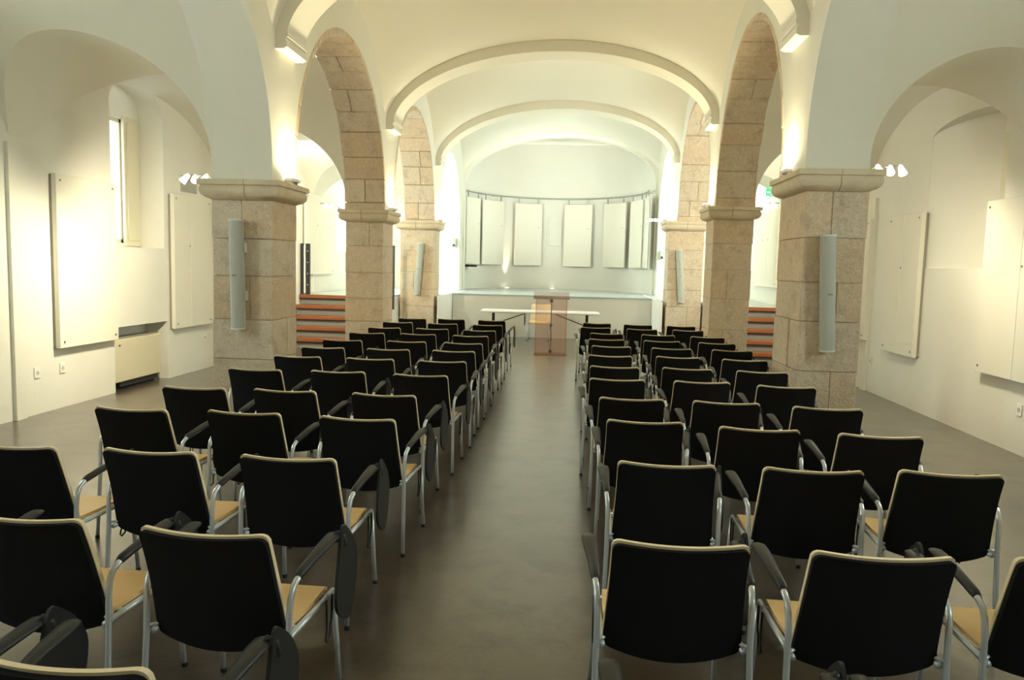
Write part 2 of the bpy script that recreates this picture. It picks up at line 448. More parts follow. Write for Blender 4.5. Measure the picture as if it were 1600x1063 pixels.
for i, (a, b) in enumerate([(3.25, 3.8), (8.12, 8.66), (12.93, 13.47), (17.52, 18.05)]): rib(a, b, i+1)

# ---- outer walls built from cells around their openings
def cells(mb, x0, x1, ya, yb, za, zb_, holes):
    ys = sorted({ya, yb, *[h[0] for h in holes], *[h[1] for h in holes]})
    zs = sorted({za, zb_, *[h[2] for h in holes], *[h[3] for h in holes]})
    def hole(y, z): return any(h[0] < y < h[1] and h[2] < z < h[3] for h in holes)
    for a, b in zip(ys[:-1], ys[1:]):
        run = None
        for c, d in zip(zs[:-1], zs[1:]):
            if not hole((a+b)/2, (c+d)/2):
                if run and abs(run[1]-c) < 1e-6: run[1] = d
                else:
                    if run: mb.box(x0, x1, a, b, run[0], run[1])
                    run = [c, d]
        if run: mb.box(x0, x1, a, b, run[0], run[1])
def archtop(mb, x0, x1, ya, yb, zs, zt, n=16):
    # spandrels that round off the top of an opening
    yc, a = (ya+yb)/2, (yb-ya)/2
    for sgn in (-1, 1):
        poly = [(yc+sgn*a, zs)]
        for k in range(n+1):
            th = math.pi/2*k/n
            poly.append((yc+sgn*a*math.cos(th), zs+(zt-zs)*math.sin(th)))
        poly.append((yc+sgn*a, zt))
        mb.prism(poly[1:], 'x', x0, x1)
def outer(side):
    s = -1 if side == 'L' else 1
    xw = XWL if side == 'L' else XWR
    f0, f1 = sorted((xw, xw+s*.36)); b0, b1 = sorted((xw+s*.36, xw+s*.66))
    if side == 'L':
        nich = [(9.55, 10.82, 1.88, 4.06, 3.72), (4.7, 5.95, 1.88, 4.0, 3.7), (0, 1.25, 1.88, 4.0, 3.7), (18.95, 20.3, 2.0, 4.1, 3.8), (14.6, 15.8, 2.2, 4.0, 3.8)]
        extra = [(9.55, 10.88, -0.05, 0.84)]
        wins = [(9.92, 10.47, 1.94, 3.62), (4.8, 5.85, 1.9, 3.65), (0.1, 1.15, 1.9, 3.65), (19.0, 20.25, 2.05, 3.8), (14.7, 15.7, 2.25, 3.8)]  # includes the unseen near openings added for ambient daylight
    else:
        nich = [(8.72, 10.52, 1.86, 3.66, 3.50), (4.7, 5.95, 1.86, 3.66, 3.4), (0, 1.25, 1.86, 3.66, 3.4), (18.95, 20.3, 2.0, 4.1, 3.8), (14.6, 15.8, 2.2, 4.0, 3.8)]
        extra = []
        wins = [(8.86, 9.36, 1.94, 3.3), (4.8, 5.85, 1.9, 3.35), (0.1, 1.15, 1.9, 3.35), (19.0, 20.25, 2.05, 3.8), (14.7, 15.7, 2.25, 3.8)]  # same unseen near openings, added here for ambient daylight
    mb = MB()
    cells(mb, f0, f1, Y0, Y1+.4, -0.05, 4.9, [n[:4] for n in nich]+extra)
    for n in nich: archtop(mb, f0, f1, n[0], n[1], n[4], n[3])
    if side == 'R': mb.prism([(4.501, 10.53), (4.862, 9.50), (4.862, 10.53)], 'z', 1.86, 3.66)   # splayed reveal
    cells(mb, b0, b1, Y0, Y1+.4, -0.05, 4.9, wins)
    o = mb.build('wall_'+('left' if side == 'L' else 'right'), M['plaster']); o['kind'] = 'structure'
    # responds of the cross vaults
    for yy in ((7.78, 12.55, 17.25) if side == 'L' else (12.28, 17.3)):
        p = B(*sorted((xw-s*.04, xw+s*.05)), yy-.08, yy+.08, 0, 2.9).build('pilaster', M['plaster'], o)
    return o, wins, nich
WL, winL, nichL = outer('L'); WR, winR, nichR = outer('R')
# windows set in the wall openings
wn = 0
def window(side, w, shutters, glass_part):
    global wn; wn += 1
    s = -1 if side == 'L' else 1
    xw = (XWL if side == 'L' else XWR)
    y0, y1, z0, z1 = w; yc = (y0+y1)/2
    root = empty('window_%d' % wn, (xw+s*.40, yc, z0), 0, kind='structure')
    X = lambda a, b: sorted((s*a, s*b))
    fr = MB(); t = .05
    fr.box(*X(0, .06), y0-yc, y0-yc+t, 0, z1-z0); fr.box(*X(0, .06), y1-yc-t, y1-yc, 0, z1-z0)
    fr.box(*X(0, .06), y0-yc, y1-yc, 0, t); fr.box(*X(0, .06), y0-yc, y1-yc, z1-z0-t, z1-z0)
    fr.build('frame', M['shutter'], root)
    B(*X(.035, .045), y0-yc+t, y1-yc-t, t, z1-z0-t).build('pane', M['glass'], root)
    for (a, b, za, zb_) in shutters:
        sh = B(*X(-.07, -.025), a-yc, b-yc, za-z0, zb_-z0).build('shutter', M['shutter'], root, bevel=.006)
        B(*X(-.082, -.07), a-yc+.05, b-yc-.05, za-z0+.08, zb_-z0-.08).build('shutter_panel', M['shutter'], sh, bevel=.005)
    return root
window('L', winL[0], [(10.42, 10.80, 1.90, 3.66), (9.57, 9.90, 1.90, 3.66)], None)
for w in winL[1:]: window('L', w, [], None)
window('R', winR[0], [(8.74, 9.10, 1.88, 3.40), (9.11, 9.47, 1.88, 3.40)], None)
for w in winR[1:]: window('R', w, [], None)
# end and back walls
mb = MB(); mb.box(-6.6, 5.3, Y0-.3, Y0, -.05, 5.9); o = mb.build('wall_back', M['plaster']); o['kind'] = 'structure'
for a, b, nm in ((-6.6, -3.45, 'wall_aisle_end_left'), (2.55, 5.3, 'wall_aisle_end_right')):
    o = B(a, b, 22.0, 22.3, -.05, 5.2).build(nm, M['plaster']); o['kind'] = 'structure'

# ---- apse: curved wall, flat ceiling, end arch
ACX, ACY, AA, AB = -0.62, 22.0, 2.80, 3.40
def ell(th, d=0): return (ACX+(AA-d)*math.cos(th), ACY+(AB-d)*math.sin(th))
mb = MB(); n = 64; rings = []
for k in range(n+1):
    th = math.pi*k/n
    a = ell(th); b = ell(th, -.25)
    rings.append([(a[0], a[1], .9), (b[0], b[1], .9), (b[0], b[1], 5.75), (a[0], a[1], 5.75)])
o = mb.loft(rings).build('wall_apse', M['plaster']); autosmooth(o, 30); o['kind'] = 'structure'
# shallow niche in the apse wall
nroot = empty('wall_niche', (-0.67, 25.36, 2.43), 0, 'small arched niche in the curved apse wall behind the lectern', 'niche')
pl = [(.23, 0), (.23, .72)] + [(.23*math.cos(t), .72+.26*math.sin(t)) for t in [math.pi*k/14 for k in range(1, 14)]] + [(-.23, .72), (-.23, 0)]
pi_ = [(x*.80, .04+z*.93) for x, z in pl]
rg = [[(x, -.035, z) for x, z in pl], [(x, -.035, z) for x, z in pi_], [(x, .03, z) for x, z in pi_]]
mb = MB(); mb.loft(rg, caps=False); mb.add(rg[2], [tuple(range(len(pi_)))]); mb.loft([rg[0], [(x, .05, z) for x, z in pl]], caps=False)
mb.build('surround', M['plaster'], nroot)
B(-4.0, 3.0, 22.0, 26.2, 5.75, 5.9).build('ceiling', M['vault'])['kind'] = 'structure'
# end arch wall of the nave vault
mb = MB(); n = 40; pts = []
for k in range(n+1):
    x = NXC-(NA-.06)*math.cos(math.pi*k/n); pts.append((x, 4.06+1.24*math.sin(math.pi*k/n)+SH*(x-NXC)))
for (xa, za), (xb, zb_) in zip(pts[:-1], pts[1:]):
    mb.prism([(xa, za), (xb, zb_), (xb, 5.9), (xa, 5.9)], 'y', 21.85, 22.1)
mb.box(-3.6, pts[0][0], 21.85, 22.1, 1.04, 5.9); mb.box(pts[-1][0], 2.7, 21.85, 22.1, 1.04, 5.9)
o = mb.build('trim_5', M['vault'], fix=True); o['kind'] = 'structure'
o = B(-2.75, 1.5, 22.5, 22.62, 5.20, 5.235).build('trim_6', M['vault']); o['kind'] = 'structure'

# ---- stage platform
st = empty('stage', (-.5, 20, 0), 0, 'white raised stage platform in front of the curved apse', 'stage')
def sp_(name, mb, mt):
    o = mb.build(name, mt); o.parent = st; o.matrix_parent_inverse = Matrix.Translation((.5, -20, 0)); return o
apse_poly = [ell(math.pi*k/40, .004) for k in range(41)]
def plat(x0, x1, y0, y1, nm):
    sp_('base', B(x0, x1, y0, y1, 0, 1.012), M['stage_white']); sp_('stage_floor', B(x0, x1, y0-.02, y1, 1.014, 1.045), M['stage_top'])
plat(-2.99, 1.915, 19.3, 21.84, 'm')
sp_('stage_floor', MB().prism([(p[0], p[1]) for p in apse_poly]+[(-3.40, 21.86), (2.16, 21.86)], 'z', 1.0, 1.0449), M['stage_top'])
plat(-5.84, -3.07, 18.1, 21.98, 'l'); plat(-5.84, -3.93, 16.47, 18.07, 'l')
plat(1.985, 4.49, 18.13, 21.98, 'r'); plat(2.86, 4.49, 16.47, 18.10, 'r')
sp_('side_panel', B(-3.06, -3.0, 17.45, 21.84, 0, 1.045), M['stage_white'])
sp_('side_panel', B(1.92, 1.98, 17.45, 21.84, 0, 1.045), M['stage_white'])
for (x, y) in ((-2.1, 24.72), (-.68, 25.22), (-4.9, 18.6), (3.95, 18.6)):
    t = empty('floor_uplight', (x, y, 1.045), 0, {-2.1: 'small recessed floor uplight at the left of the apse', -.68: 'small recessed floor uplight behind the lectern', -4.9: 'recessed floor uplight above the left steps', 3.95: 'recessed floor uplight above the right steps'}[x], 'floor light', 'stage floor uplights')
    MB().cyl((0, 0, 0), (0, 0, .012), .085, 20).build('rim', M['chrome'], t)
    MB().cyl((0, 0, .012), (0, 0, .016), .065, 20).build('lens', M['floorlens'], t)
    spot('floor_uplight_lamp', (x, y, 1.09), (x+(.0 if abs(x) < 3 else (-.4 if x < 0 else .2)), y+(0 if abs(x) < 3 else .22), 4), 120 if x == -2.1 else (3 if x == -.68 else 10), WARM2, 34, 1.0, .03)

# ---- steps in the aisles up to the stage level
def steps(x0, x1, ybase, label):
    root = empty('wooden_steps', ((x0+x1)/2, ybase, 0), 0, label, 'steps', 'steps up to the stage')
    xa, xb = x0-(x0+x1)/2, x1-(x0+x1)/2
    for k in range(5):
        z = .208*(k+1); y = .26*k
        B(xa, xb, y-.035, y+(.25 if k < 4 else .09), z-.075, z).build('tread', M['stepwood'], root, bevel=.006)
        B(xa+.02, xb-.02, y+.02, y+.05, z-.208, z-.075).build('riser', M['riser'], root)
        B(xa+.02, xb-.02, y-.012, y+.02, z-.105, z-.076).build('painted_shadow', M['dark'], root)  # dark strip painting the shadow line under the nosing
    B(xa, xa+.04, -.0, 1.1, 0, .13).build('stringer', M['dark'], root)
    return root
steps(-5.84, -3.95, 15.3, 'orange timber steps beside the left pillars, up to the stage')
steps(2.90, 4.49, 15.3, 'orange timber steps beside the right pillars, up to the stage')
# black guard posts at the head of the left steps
t = empty('stair_guard', (-5.74, 16.42, 1.045), 0, 'black upright guard with pale strip at the head of the left steps', 'guard rail')
B(-.10, -.035, -.03, .03, 0, 1.08).build('post', M['blackp'], t, bevel=.004); B(.01, .10, -.03, .03, 0, 1.08).build('post', M['blackp'], t, bevel=.004)
B(-.035, .01, -.01, .01, .02, 1.06).build('infill', M['socket'], t)
for k in range(4): MB().cyl((.055, -.032, .2+k*.24), (.055, -.03, .2+k*.24), .012, 10).build('bolt', M['chrome'], t)
t = empty('stair_guard', (-3.86, 16.5, 1.045), 0, 'black guard post seen in the gap between two left pillars', 'guard rail')
B(-.04, .04, -.03, .03, 0, 1.08).build('post', M['blackp'], t, bevel=.004); B(-.05, .05, -.08, -.03, -.28, .06).build('bracket', M['blackp'], t, bevel=.004)

# ------------------------------------------------------------------ fittings on the walls
def wall_panel(side, y0, y1, z0, z1, seams, label):
    s = 1 if side == 'L' else -1
    xw = XWL if side == 'L' else XWR
    yc = (y0+y1)/2
    root = empty('acoustic_panel', (xw, yc, z0), 0, label, 'wall panel', 'acoustic panels on the side walls')
    X = lambda a, b: sorted((s*a, s*b)); h = z1-z0
    B(*X(0.0, .032), y0-yc+.012, y1-yc-.012, .012, h-.012).build('shadow_gap_frame', M['panel_edge'], root)  # backing frame, coloured dark to paint the shadow gap behind the boards
    cuts = [y0]+[y0+(y1-y0)*q for q in seams]+[y1]
    for a, b in zip(cuts[:-1], cuts[1:]):
        B(*X(.032, .09), a-yc+.003, b-yc-.003, 0, h).build('board', M['panel'], root, bevel=.004)
    sc = [(y0+.07, .07), (y0+.07, h-.07), (y1-.07, .07), (y1-.07, h-.07)]
    for q in seams: sc.append((y0+(y1-y0)*q-.03, h*.62))
    for a, b in sc:
        MB().cyl((s*.09, a-yc, b), (s*.097, a-yc, b), .013, 10).build('screw', M['screw'], root)
wall_panel('L', 8.36, 9.50, .70, 2.66, [], 'cream acoustic panel left of the tall window niche on the left wall')
wall_panel('L', 10.93, 12.10, .72, 2.68, [.42], 'cream two-board acoustic panel between window niche and left pillar')
wall_panel('L', 16.55, 18.45, 1.46, 3.22, [.40, .82], 'white acoustic panel above the left steps, behind the pillar')
wall_panel('R', 10.46, 11.50, .70, 2.58, [.55], 'cream two-board acoustic panel right of the near right pillar')
wall_panel('R', 7.55, 8.88, .74, 2.58, [.45], 'cream acoustic panel cut off by the right edge')
wall_panel('R', 12.2, 13.3, .77, 2.60, [], 'cream acoustic panel half hidden behind the near right pillar')
wall_panel('R', 17.62, 19.85, 1.42, 3.16, [.38, .62], 'white acoustic panel above the right steps, behind the pillar')

def socket(side, y, z, label):
    s = 1 if side == 'L' else -1
    t = empty('wall_socket', (XWL if side == 'L' else XWR, y, z), 0, label, 'socket', 'white wall sockets')
    X = lambda a, b: sorted((s*a, s*b))
    B(*X(0, .014), -.045, .045, -.06, .06).build('plate', M['socket'], t, bevel=.004)
    MB().cyl((s*.014, 0, .0), (s*.017, 0, .0), .024, 14).build('recess', M['sockhole'], t)
socket('L', 8.07, .46, 'white wall socket left of the pair under the big left panel')
socket('L', 8.50, .46, 'white wall socket right of the pair under the big left panel')
socket('L', 11.99, .50, 'white wall socket beside the near left pillar')
socket('R', 12.06, .47, 'white wall socket beside the near right pillar')
socket('R', 8.10, .45, 'white wall socket at the right edge, under the panel')

# fan coil unit in its recess
o = B(-6.2, -6.19, 9.5, 10.9, 0, .9).build('recess_back', M['plaster'], WL)
t = empty('fan_coil_unit', (-5.97, 10.2, 0), 0, 'cream metal heating unit in the recess under the left window', 'heater')
B(-.12, .06, -.62, .58, .10, .67).build('casing', M['unit'], t, bevel=.012)
B(-.12, .045, -.58, .54, .672, .69).build('top_grille', M['panel_edge'], t)
B(-.10, .03, -.40, .54, .03, .10).build('air_inlet', M['dark'], t)
B(-.08, .0, -.56, -.50, 0, .10).build('foot', M['panel_edge'], t); B(-.08, .0, .50, .56, 0, .10).build('foot', M['panel_edge'], t)
B(.06, .064, -.46, -.42, .58, .60).build('badge', M['screw'], t)
t = empty('wall_vent', (XWL, 11.55, 2.86), 0, 'grey square vent plate above the two-board panel on the left wall', 'vent')
B(0, .015, -.24, .24, -.12, .12).build('plate', M['vent'], t, bevel=.003)
for k in range(5): B(.015, .022, -.20, .20, -.09+k*.04, -.07+k*.04).build('slat', M['vent'], t)

# column loudspeakers on the pillars
def speaker(x, y, z, tilt, label, rz=0):
    t = empty('column_speaker', (x, y, z), rz, label, 'loudspeaker', 'column loudspeakers on the pillars')
    t.rotation_euler = (0, tilt, rz)
    rings = []
    prof = [(-.062, 0), (-.062, -.06), (-.05, -.083), (-.025, -.095), (0, -.098), (.025, -.095), (.05, -.083), (.062, -.06), (.062, 0)]
    rings = [[(a, b, zz) for a, b in prof] for zz in (0.012, 1.128)]
    o = MB().loft(rings).build('grille', M['speaker'], t); autosmooth(o, 40)
    pr2 = [(a*1.06, b*1.04) for a, b in prof]
    for z0, z1 in ((0, .014), (1.126, 1.14)):
        MB().loft([[(a, b, zz) for a, b in pr2] for zz in (z0, z1)]).build('end_cap', M['speakerw'], t)
    B(-.067, .067, 0, .012, 0, 1.14).build('back_plate', M['speakerw'], t)
    B(-.024, .024, -.1005, -.097, .555, .570).build('nameplate', M['screw'], t)
    for zz in (.3, .8): B(.03, .075, .0, .06, zz, zz+.10).build('wall_bracket', M['speakerw'], t)
speaker(-3.49, 7.94, 1.03, -0.015, 'tall grey column loudspeaker on the near left pillar')
speaker(2.51, 7.89, 1.00, -0.05, 'tall grey column loudspeaker on the near right pillar')
speaker(-3.50, 17.33, 1.08, .07, 'thin grey column loudspeaker on the left pillar beside the stage')
speaker(2.36, 17.33, 1.06, -.08, 'thin grey column loudspeaker on the right pillar beside the stage')

# floodlights standing on the capitals, washing the vaults
def uplight(x, y, z, sx, label, p):
    t = empty('capital_floodlight', (x, y, z), 0, label, 'floodlight', 'floodlights on the capitals')
    B(-.05, .05, -.11, .11, .03, .075).build('housing', M['socket'], t, bevel=.01)
    B(-.04, .04, -.10, .10, .075, .080).build('lens', M['lens'], t)
    for yy in (-.10, .085): B(-.02, .02, yy, yy+.015, 0, .04).build('bracket', M['chrome'], t)
    area('capital_floodlight_lamp', (x, y, z+.09), (sx*.30, 0, 1), .08, .2, p, WARM)
n_side = {'L': 'left', 'R': 'right'}; kk = {2: 'near', 3: 'middle', 4: 'far'}
for k, p in ((2, 23), (3, 19), (4, 6)):
    for s in 'LR':
        P = PIL[s][k]
        x = P[1]+.055 if s == 'L' else P[0]-.055
        uplight(x, (P[2]+P[3])/2+.1, P[4], 1 if s == 'L' else -1, 'small floodlight on the inner edge of the %s %s capital' % (kk[k], n_side[s]), p)
for s, yy in (('L', 3.5), ('R', 3.1)):   # the pair beside the camera
    P = PIL[s][1]
    uplight(P[1]+.055 if s == 'L' else P[0]-.055, yy, P[4], 1 if s == 'L' else -1, 'small floodlight on the capital beside the camera, %s' % n_side[s], 10)

# spotlight clusters on the outer side of the capitals
def spots(x, y, z, sx, targets, p, label, col=WARM2, ang=128):
    t = empty('spotlight_cluster', (x, y, z), 0, label, 'spotlight', 'spotlight clusters on the capitals')
    MB().tube([(0, 0, -.03), (sx*.10, 0, .05), (sx*.34, 0, .06)], .008, 8).build('arm', M['chrome'], t)
    B(-.04, .04, -.04, .04, -.05, -.02).build('base', M['chrome'], t)
    for k, tg in enumerate(targets):
        hx = sx*(.14+.11*k); hp = Vector((hx, -.02, .02))
        d = (Vector(tg)-(Vector((x, y, z))+hp)).normalized()
        h = MB().tube([hp-d*.06, hp-d*.03, hp+d*.0, hp+d*.045], [.016, .028, .032, .042], 12).build('lamp_head', M['dichroic'], t)
        o = MB().cyl(hp+d*.045, hp+d*.050, .038, 14).build('lens', M['lens'], h)
        MB().tube([(hx, 0, .058), hp-d*.03], .006, 6).build('stem', M['chrome'], t)
        q = hp+d*.075+Vector((x, y, z))
        spot('spotlight_lamp', q, tg, p, col, ang, 1.0, .04)
spots(-3.88, 8.32, 2.60, -1, [(-5.8, 9.4, .8), (-5.8, 11.2, 1.0), (-5.7, 7.2, .5)], 82, 'bright spotlight cluster on the near left capital, over the wall panels')
spots(2.90, 8.30, 2.80, 1, [(4.5, 9.2, .6), (4.5, 10.9, .8), (3.7, 6.6, 0)], 42, 'bright spotlight cluster on the near right capital, over the wall panels')
spots(-3.90, 12.85, 2.66, -1, [(-5.8, 14.5, 2.0), (-5.8, 17, 1.8)], 130, 'spotlight cluster on the middle left capital above the steps')
spots(2.88, 12.85, 2.80, 1, [(4.5, 14.5, 2.0), (4.5, 18, 1.8)], 110, 'spotlight cluster on the middle right capital above the steps')

spots(-3.02, 18.0, 2.74, 1, [(-.2, 25.0, 4.6), (.9, 24.4, 3.4)], 170, 'small spotlight cluster on the far left capital, aimed into the apse', COOL, 60)
spots(1.95, 18.0, 2.84, -1, [(-1.2, 25.0, 4.6), (-2.0, 24.6, 4.4)], 200, 'small spotlight cluster on the far right capital, aimed into the apse', COOL, 60)
# exit sign
t = empty('exit_sign', (4.20, 17.55, 3.40), 0, 'green emergency exit sign high on the right, above the aisle steps', 'exit sign')
B(-.10, .10, 0, .03, 0, .17).build('box', M['green'], t, bevel=.004)
B(.10, .30, .008, .022, .07, .10).build('bracket', M['socket'], t)
mb = MB(); mb.prism([(.01, .03), (.07, .03), (.07, .14), (.01, .14)], 'y', -.003, 0); mb.build('door_symbol', M['exitwhite'], t)
mb = MB(); mb.prism([(-.075, .085), (-.05, .115), (-.05, .095), (-.01, .095), (-.01, .075), (-.05, .075), (-.05, .055)], 'y', -.003, 0); mb.build('arrow_symbol', M['exitwhite'], t)

# ---- curved rail and hung panels in the apse
RD = .20
t = empty('curved_rail', (ACX, ACY, 0), 0, 'thin grey curved hanging rail round the apse', 'rail')
pts = [(ell(th, RD)[0]-ACX, ell(th, RD)[1]-ACY, 3.90) for th in [R(-2+184*k/60) for k in range(61)]]
MB().tube(pts, .022, 8).build('tube', M['rail'], t, smooth=True)
for th in (12, 45, 75, 105, 135, 168):
    a = ell(R(th), RD); b = ell(R(th), -.01)
    MB().tube([(a[0]-ACX, a[1]-ACY, 3.9), (b[0]-ACX, b[1]-ACY, 3.9)], .012, 6).build('wall_bracket', M['rail'], t)
names = ['leftmost hung panel in the apse, seen nearly edge-on', 'second hung panel from the left in the apse', 'third hung panel from the left in the apse', 'fourth hung panel from the left, just left of the niche',
         'hung panel just right of the apse niche', 'second hung panel right of the apse niche', 'third hung panel right of the apse niche', 'rightmost hung panel in the apse, seen nearly edge-on']
for (t0, t1), nm in zip([(188, 171), (168, 150), (147.5, 128.5), (119.5, 100), (84, 64), (54.5, 35), (30, 12.5), (8.5, -8)], names):
    thm = R((t0+t1)/2); c = ell(thm, RD)
    a = Vector(ell(R(t0), RD)); b = Vector(ell(R(t1), RD)); d = b-a; rz = math.atan2(d.y, d.x); wd = d.length
    mid = (a+b)/2
    t = empty('hung_panel', (mid.x, mid.y, 1.78), rz, 'cream '+nm, 'hung panel', 'hung panels round the apse')
    nrm = Vector((-math.sin(rz), math.cos(rz)))
    B(-wd/2, wd/2, -.025, .025, 0, 1.95).build('board', M['panel'], t, bevel=.006)
    for xx in (-wd*.36, wd*.36): B(xx-.018, xx+.018, -.012, .012, 1.95, 2.10).build('hanger', M['rail'], t)
    MB().cyl((wd*.38, -.025, 1.2), (wd*.38, -.031, 1.2), .014, 8).build('screw', M['screw'], t)
t = empty('wall_shelf', (-3.02, 22.95, 1.66), R(62), 'small white shelf with a dark slot below the left apse panels', 'shelf')
B(-.30, .30, -.10, .10, 0, .035).build('board', M['socket'], t, bevel=.008)
B(-.26, .18, -.08, .06, .035, .10).build('device', M['dark'], t, bevel=.006)
def small_box(x, y, z, label):
    t = empty('wall_sensor', (x, y, z), 0, label, 'wall box')
    B(-.06, .06, -.05, .05, -.12, .12).build('housing', M['speaker'], t, bevel=.01)
    MB().cyl((0, -.05, -.07), (0, -.06, -.07), .03, 12).build('lens', M['dark'], t)
small_box(-3.30, 21.38, 2.35, 'small grey wall box left of the apse')
small_box(2.33, 21.3, 2.15, 'small grey wall box right of the apse')

# ------------------------------------------------------------------ furniture
# ---- conference armchair with folding tablet
def back_mesh(name, w, z0, z1, dy0, dy1, rc, bow, shrink=0):
    # curved sheet between two offsets of the same back curve
    nu, nv = 16, 20; out = []
    for off in (dy0, dy1):
        g = []
        for j in range(nv+1):
            q = j/nv; q = .5-.5*math.cos(math.pi*q) if True else q
            z = z0+(z1-z0)*q
            hw = w*(1.07-.095*math.sin(q*math.pi*.5)+.025*q)
            if z > z1-rc: hw -= rc-math.sqrt(max(0, rc*rc-(z-(z1-rc))**2))
            rb = rc*.8
            if z < z0+rb: hw -= rb-math.sqrt(max(0, rb*rb-((z0+rb)-z)**2))
            row = []
            for i in range(nu+1):
                u = -1+2*i/nu; x = hw*u
                tq = max(0, (z-.41)/.44); yb = -.140 - .108*tq - .030*tq**3
                y = yb - bow*(1-(x/w)**2) + off
                zz = z - (.035*(1-(x/w)**2)*(1-q)**2) - .010*(1-(x/w)**2)*q*q
                row.append((x, y, zz))
            g.append(row)
        out.append(g)
    v = [p for g in out for r_ in g for p in r_]; W_ = nu+1; N = W_*(nv+1); f = []
    for j in range(nv):
        for i in range(nu):
            a = j*W_+i; f.append((a, a+1, a+W_+1, a+W_)); f.append((N+a, N+a+W_, N+a+W_+1, N+a+1))
    for j in range(nv):
        for i, s in ((0, 1), (nu, -1)):
            a = j*W_+i; q = (a, a+W_, N+a+W_, N+a); f.append(q if s > 0 else q[::-1])
    for i in range(nu):
        for j, s in ((0, -1), (nv, 1)):
            a = j*W_+i; q = (a, a+1, N+a+1, N+a); f.append(q if s < 0 else q[::-1])
    me = mesh(name, v, f)
    bm = bmesh.new(); bm.from_mesh(me); bmesh.ops.remove_doubles(bm, verts=bm.verts, dist=1e-5); bmesh.ops.recalc_face_normals(bm, faces=bm.faces); bm.to_mesh(me); bm.free()
    return me
def chair_parts():
    P = []   # (name, mesh, material, parent index, smooth)
    P.append(('back_shell', back_mesh('back_shell', .232, .43, .852, -.014, .004, .028, .030), M['beech_edge'], None, 1))
    P.append(('back_cover', back_mesh('back_cover', .2295, .415, .841, -.036, -.0135, .030, .030), M['black'], None, 1))
    # seat
    nu, nv = 10, 14; v = []; f = []
    for off in (0, -.016):
        for j in range(nv+1):
            q = j/nv; y = -.135+.435*q
            hw = .222+.012*math.sin(q*math.pi)
            if q > .9: hw -= .03*((q-.9)/.1)**2
            for i in range(nu+1):
                u = -1+2*i/nu
                z = .452 - .012*math.cos(u*math.pi/2)*math.sin(q*math.pi) - (.035*((q-.8)/.2)**2 if q > .8 else 0) + off
                v.append((hw*u, y, z))
    W_ = nu+1; N = W_*(nv+1)
    for j in range(nv):
        for i in range(nu):
            a = j*W_+i; f.append((a, a+1, a+W_+1, a+W_)); f.append((N+a, N+a+W_, N+a+W_+1, N+a+1))
        for i in (0, nu): a = j*W_+i; f.append((a, a+W_, N+a+W_, N+a))
    for i in range(nu):
        for j in (0, nv): a = j*W_+i; f.append((a, a+1, N+a+1, N+a))
    me = mesh('seat', v, f); bm = bmesh.new(); bm.from_mesh(me); bmesh.ops.recalc_face_normals(bm, faces=bm.faces); bm.to_mesh(me); bm.free()
    P.append(('seat', me, M['beech'], None, 1))
    # under-seat frame
    mb = MB()
    for yy in (-.08, .20): mb.tube([(-.255, yy, .428), (.255, yy, .428)], .011, 8)
    for s in (-1, 1): mb.tube([(s*.248, -.20, .43), (s*.246, .27, .425)], .012, 8)
    P.append(('seat_frame', mb.me('seat_frame'), M['silver'], None, 1))
    for s in (-1, 1):
        # rear leg sweeping up into the arm
        pts = [(s*.275, -.240, .008), (s*.271, -.222, .22), (s*.268, -.206, .43), (s*.268, -.202, .54), (s*.270, -.196, .590), (s*.272, -.180, .625), (s*.276, -.152, .645), (s*.280, -.09, .656), (s*.284, .02, .672), (s*.288, .12, .686)]
        P.append(('rear_leg', MB().tube(pts, .0115, 10).me('rear_leg'), M['silver'], None, 1))
        ri = len(P)-1
        P.append(('foot_tip', MB().cyl((s*.275, -.241, 0), (s*.275, -.239, .02), .0135, 10).me('foot_tip'), M['blackp'], ri, 0))
        pts = [(s*.258, .315, .008), (s*.252, .293, .22), (s*.247, .270, .42)]
        P.append(('front_leg', MB().tube(pts, .0115, 10).me('front_leg'), M['silver'], None, 1))
        P.append(('foot_tip', MB().cyl((s*.258, .316, 0), (s*.258, .314, .02), .0135, 10).me('foot_tip'), M['blackp'], len(P)-1, 0))
        P.append(('back_bracket', MB().tube([(s*.21, -.150, .450), (s*.266, -.206, .450)], .007, 8).me('back_bracket'), M['silver'], None, 1))
        # arm pad: flattened, widening towards its front
        rings = []
        for y, hw, h, z, xo in ((-.150, .013, .013, .646, -.006), (-.130, .018, .017, .655, -.004), (-.08, .019, .016, .664, -.002), (-.02, .022, .014, .676, .002), (.06, .028, .013, .688, .007), (.13, .031, .012, .696, .011), (.165, .029, .010, .699, .012), (.18, .020, .006, .699, .012)):
            cxx = s*(.280+xo)
            rings.append([(cxx+hw*math.cos(k*math.pi/5), y, z+h*math.sin(k*math.pi/5)) for k in range(10)])
        P.append(('arm_pad', MB().loft(rings).me('arm_pad'), M['blackp'], None, 1))
        # wire linking hook under the seat
        x = s*.262
        P.append(('linking_hook', MB().tube([(x, .16, .43), (x, .165, .30), (x, .15, .27), (x, .165, .255), (x, .195, .265), (x, .20, .31), (x, .215, .33), (x, .22, .43)], .0045, 6).me('linking_hook'), M['blackp'], None, 1))
    # folded writing tablet hanging outside the right arm
    ol = [(.175, .735), (.205, .722), (.275, .67), (.325, .605), (.335, .545), (.305, .455), (.245, .372), (.205, .350), (.165, .358), (.085, .405), (.062, .45), (.07, .52), (.11, .63), (.145, .715)]
    nn = 3; pr = []
    for i in range(len(ol)):     # round the outline by sampling a closed spline
        p0, p1, p2, p3 = [Vector(ol[(i+k) % len(ol)]) for k in (-1, 0, 1, 2)]
        for k in range(nn):
            t_ = k/nn
            pr.append(.5*((2*p1)+(-p0+p2)*t_+(2*p0-5*p1+4*p2-p3)*t_*t_+(-p0+3*p1-3*p2+p3)*t_**3))
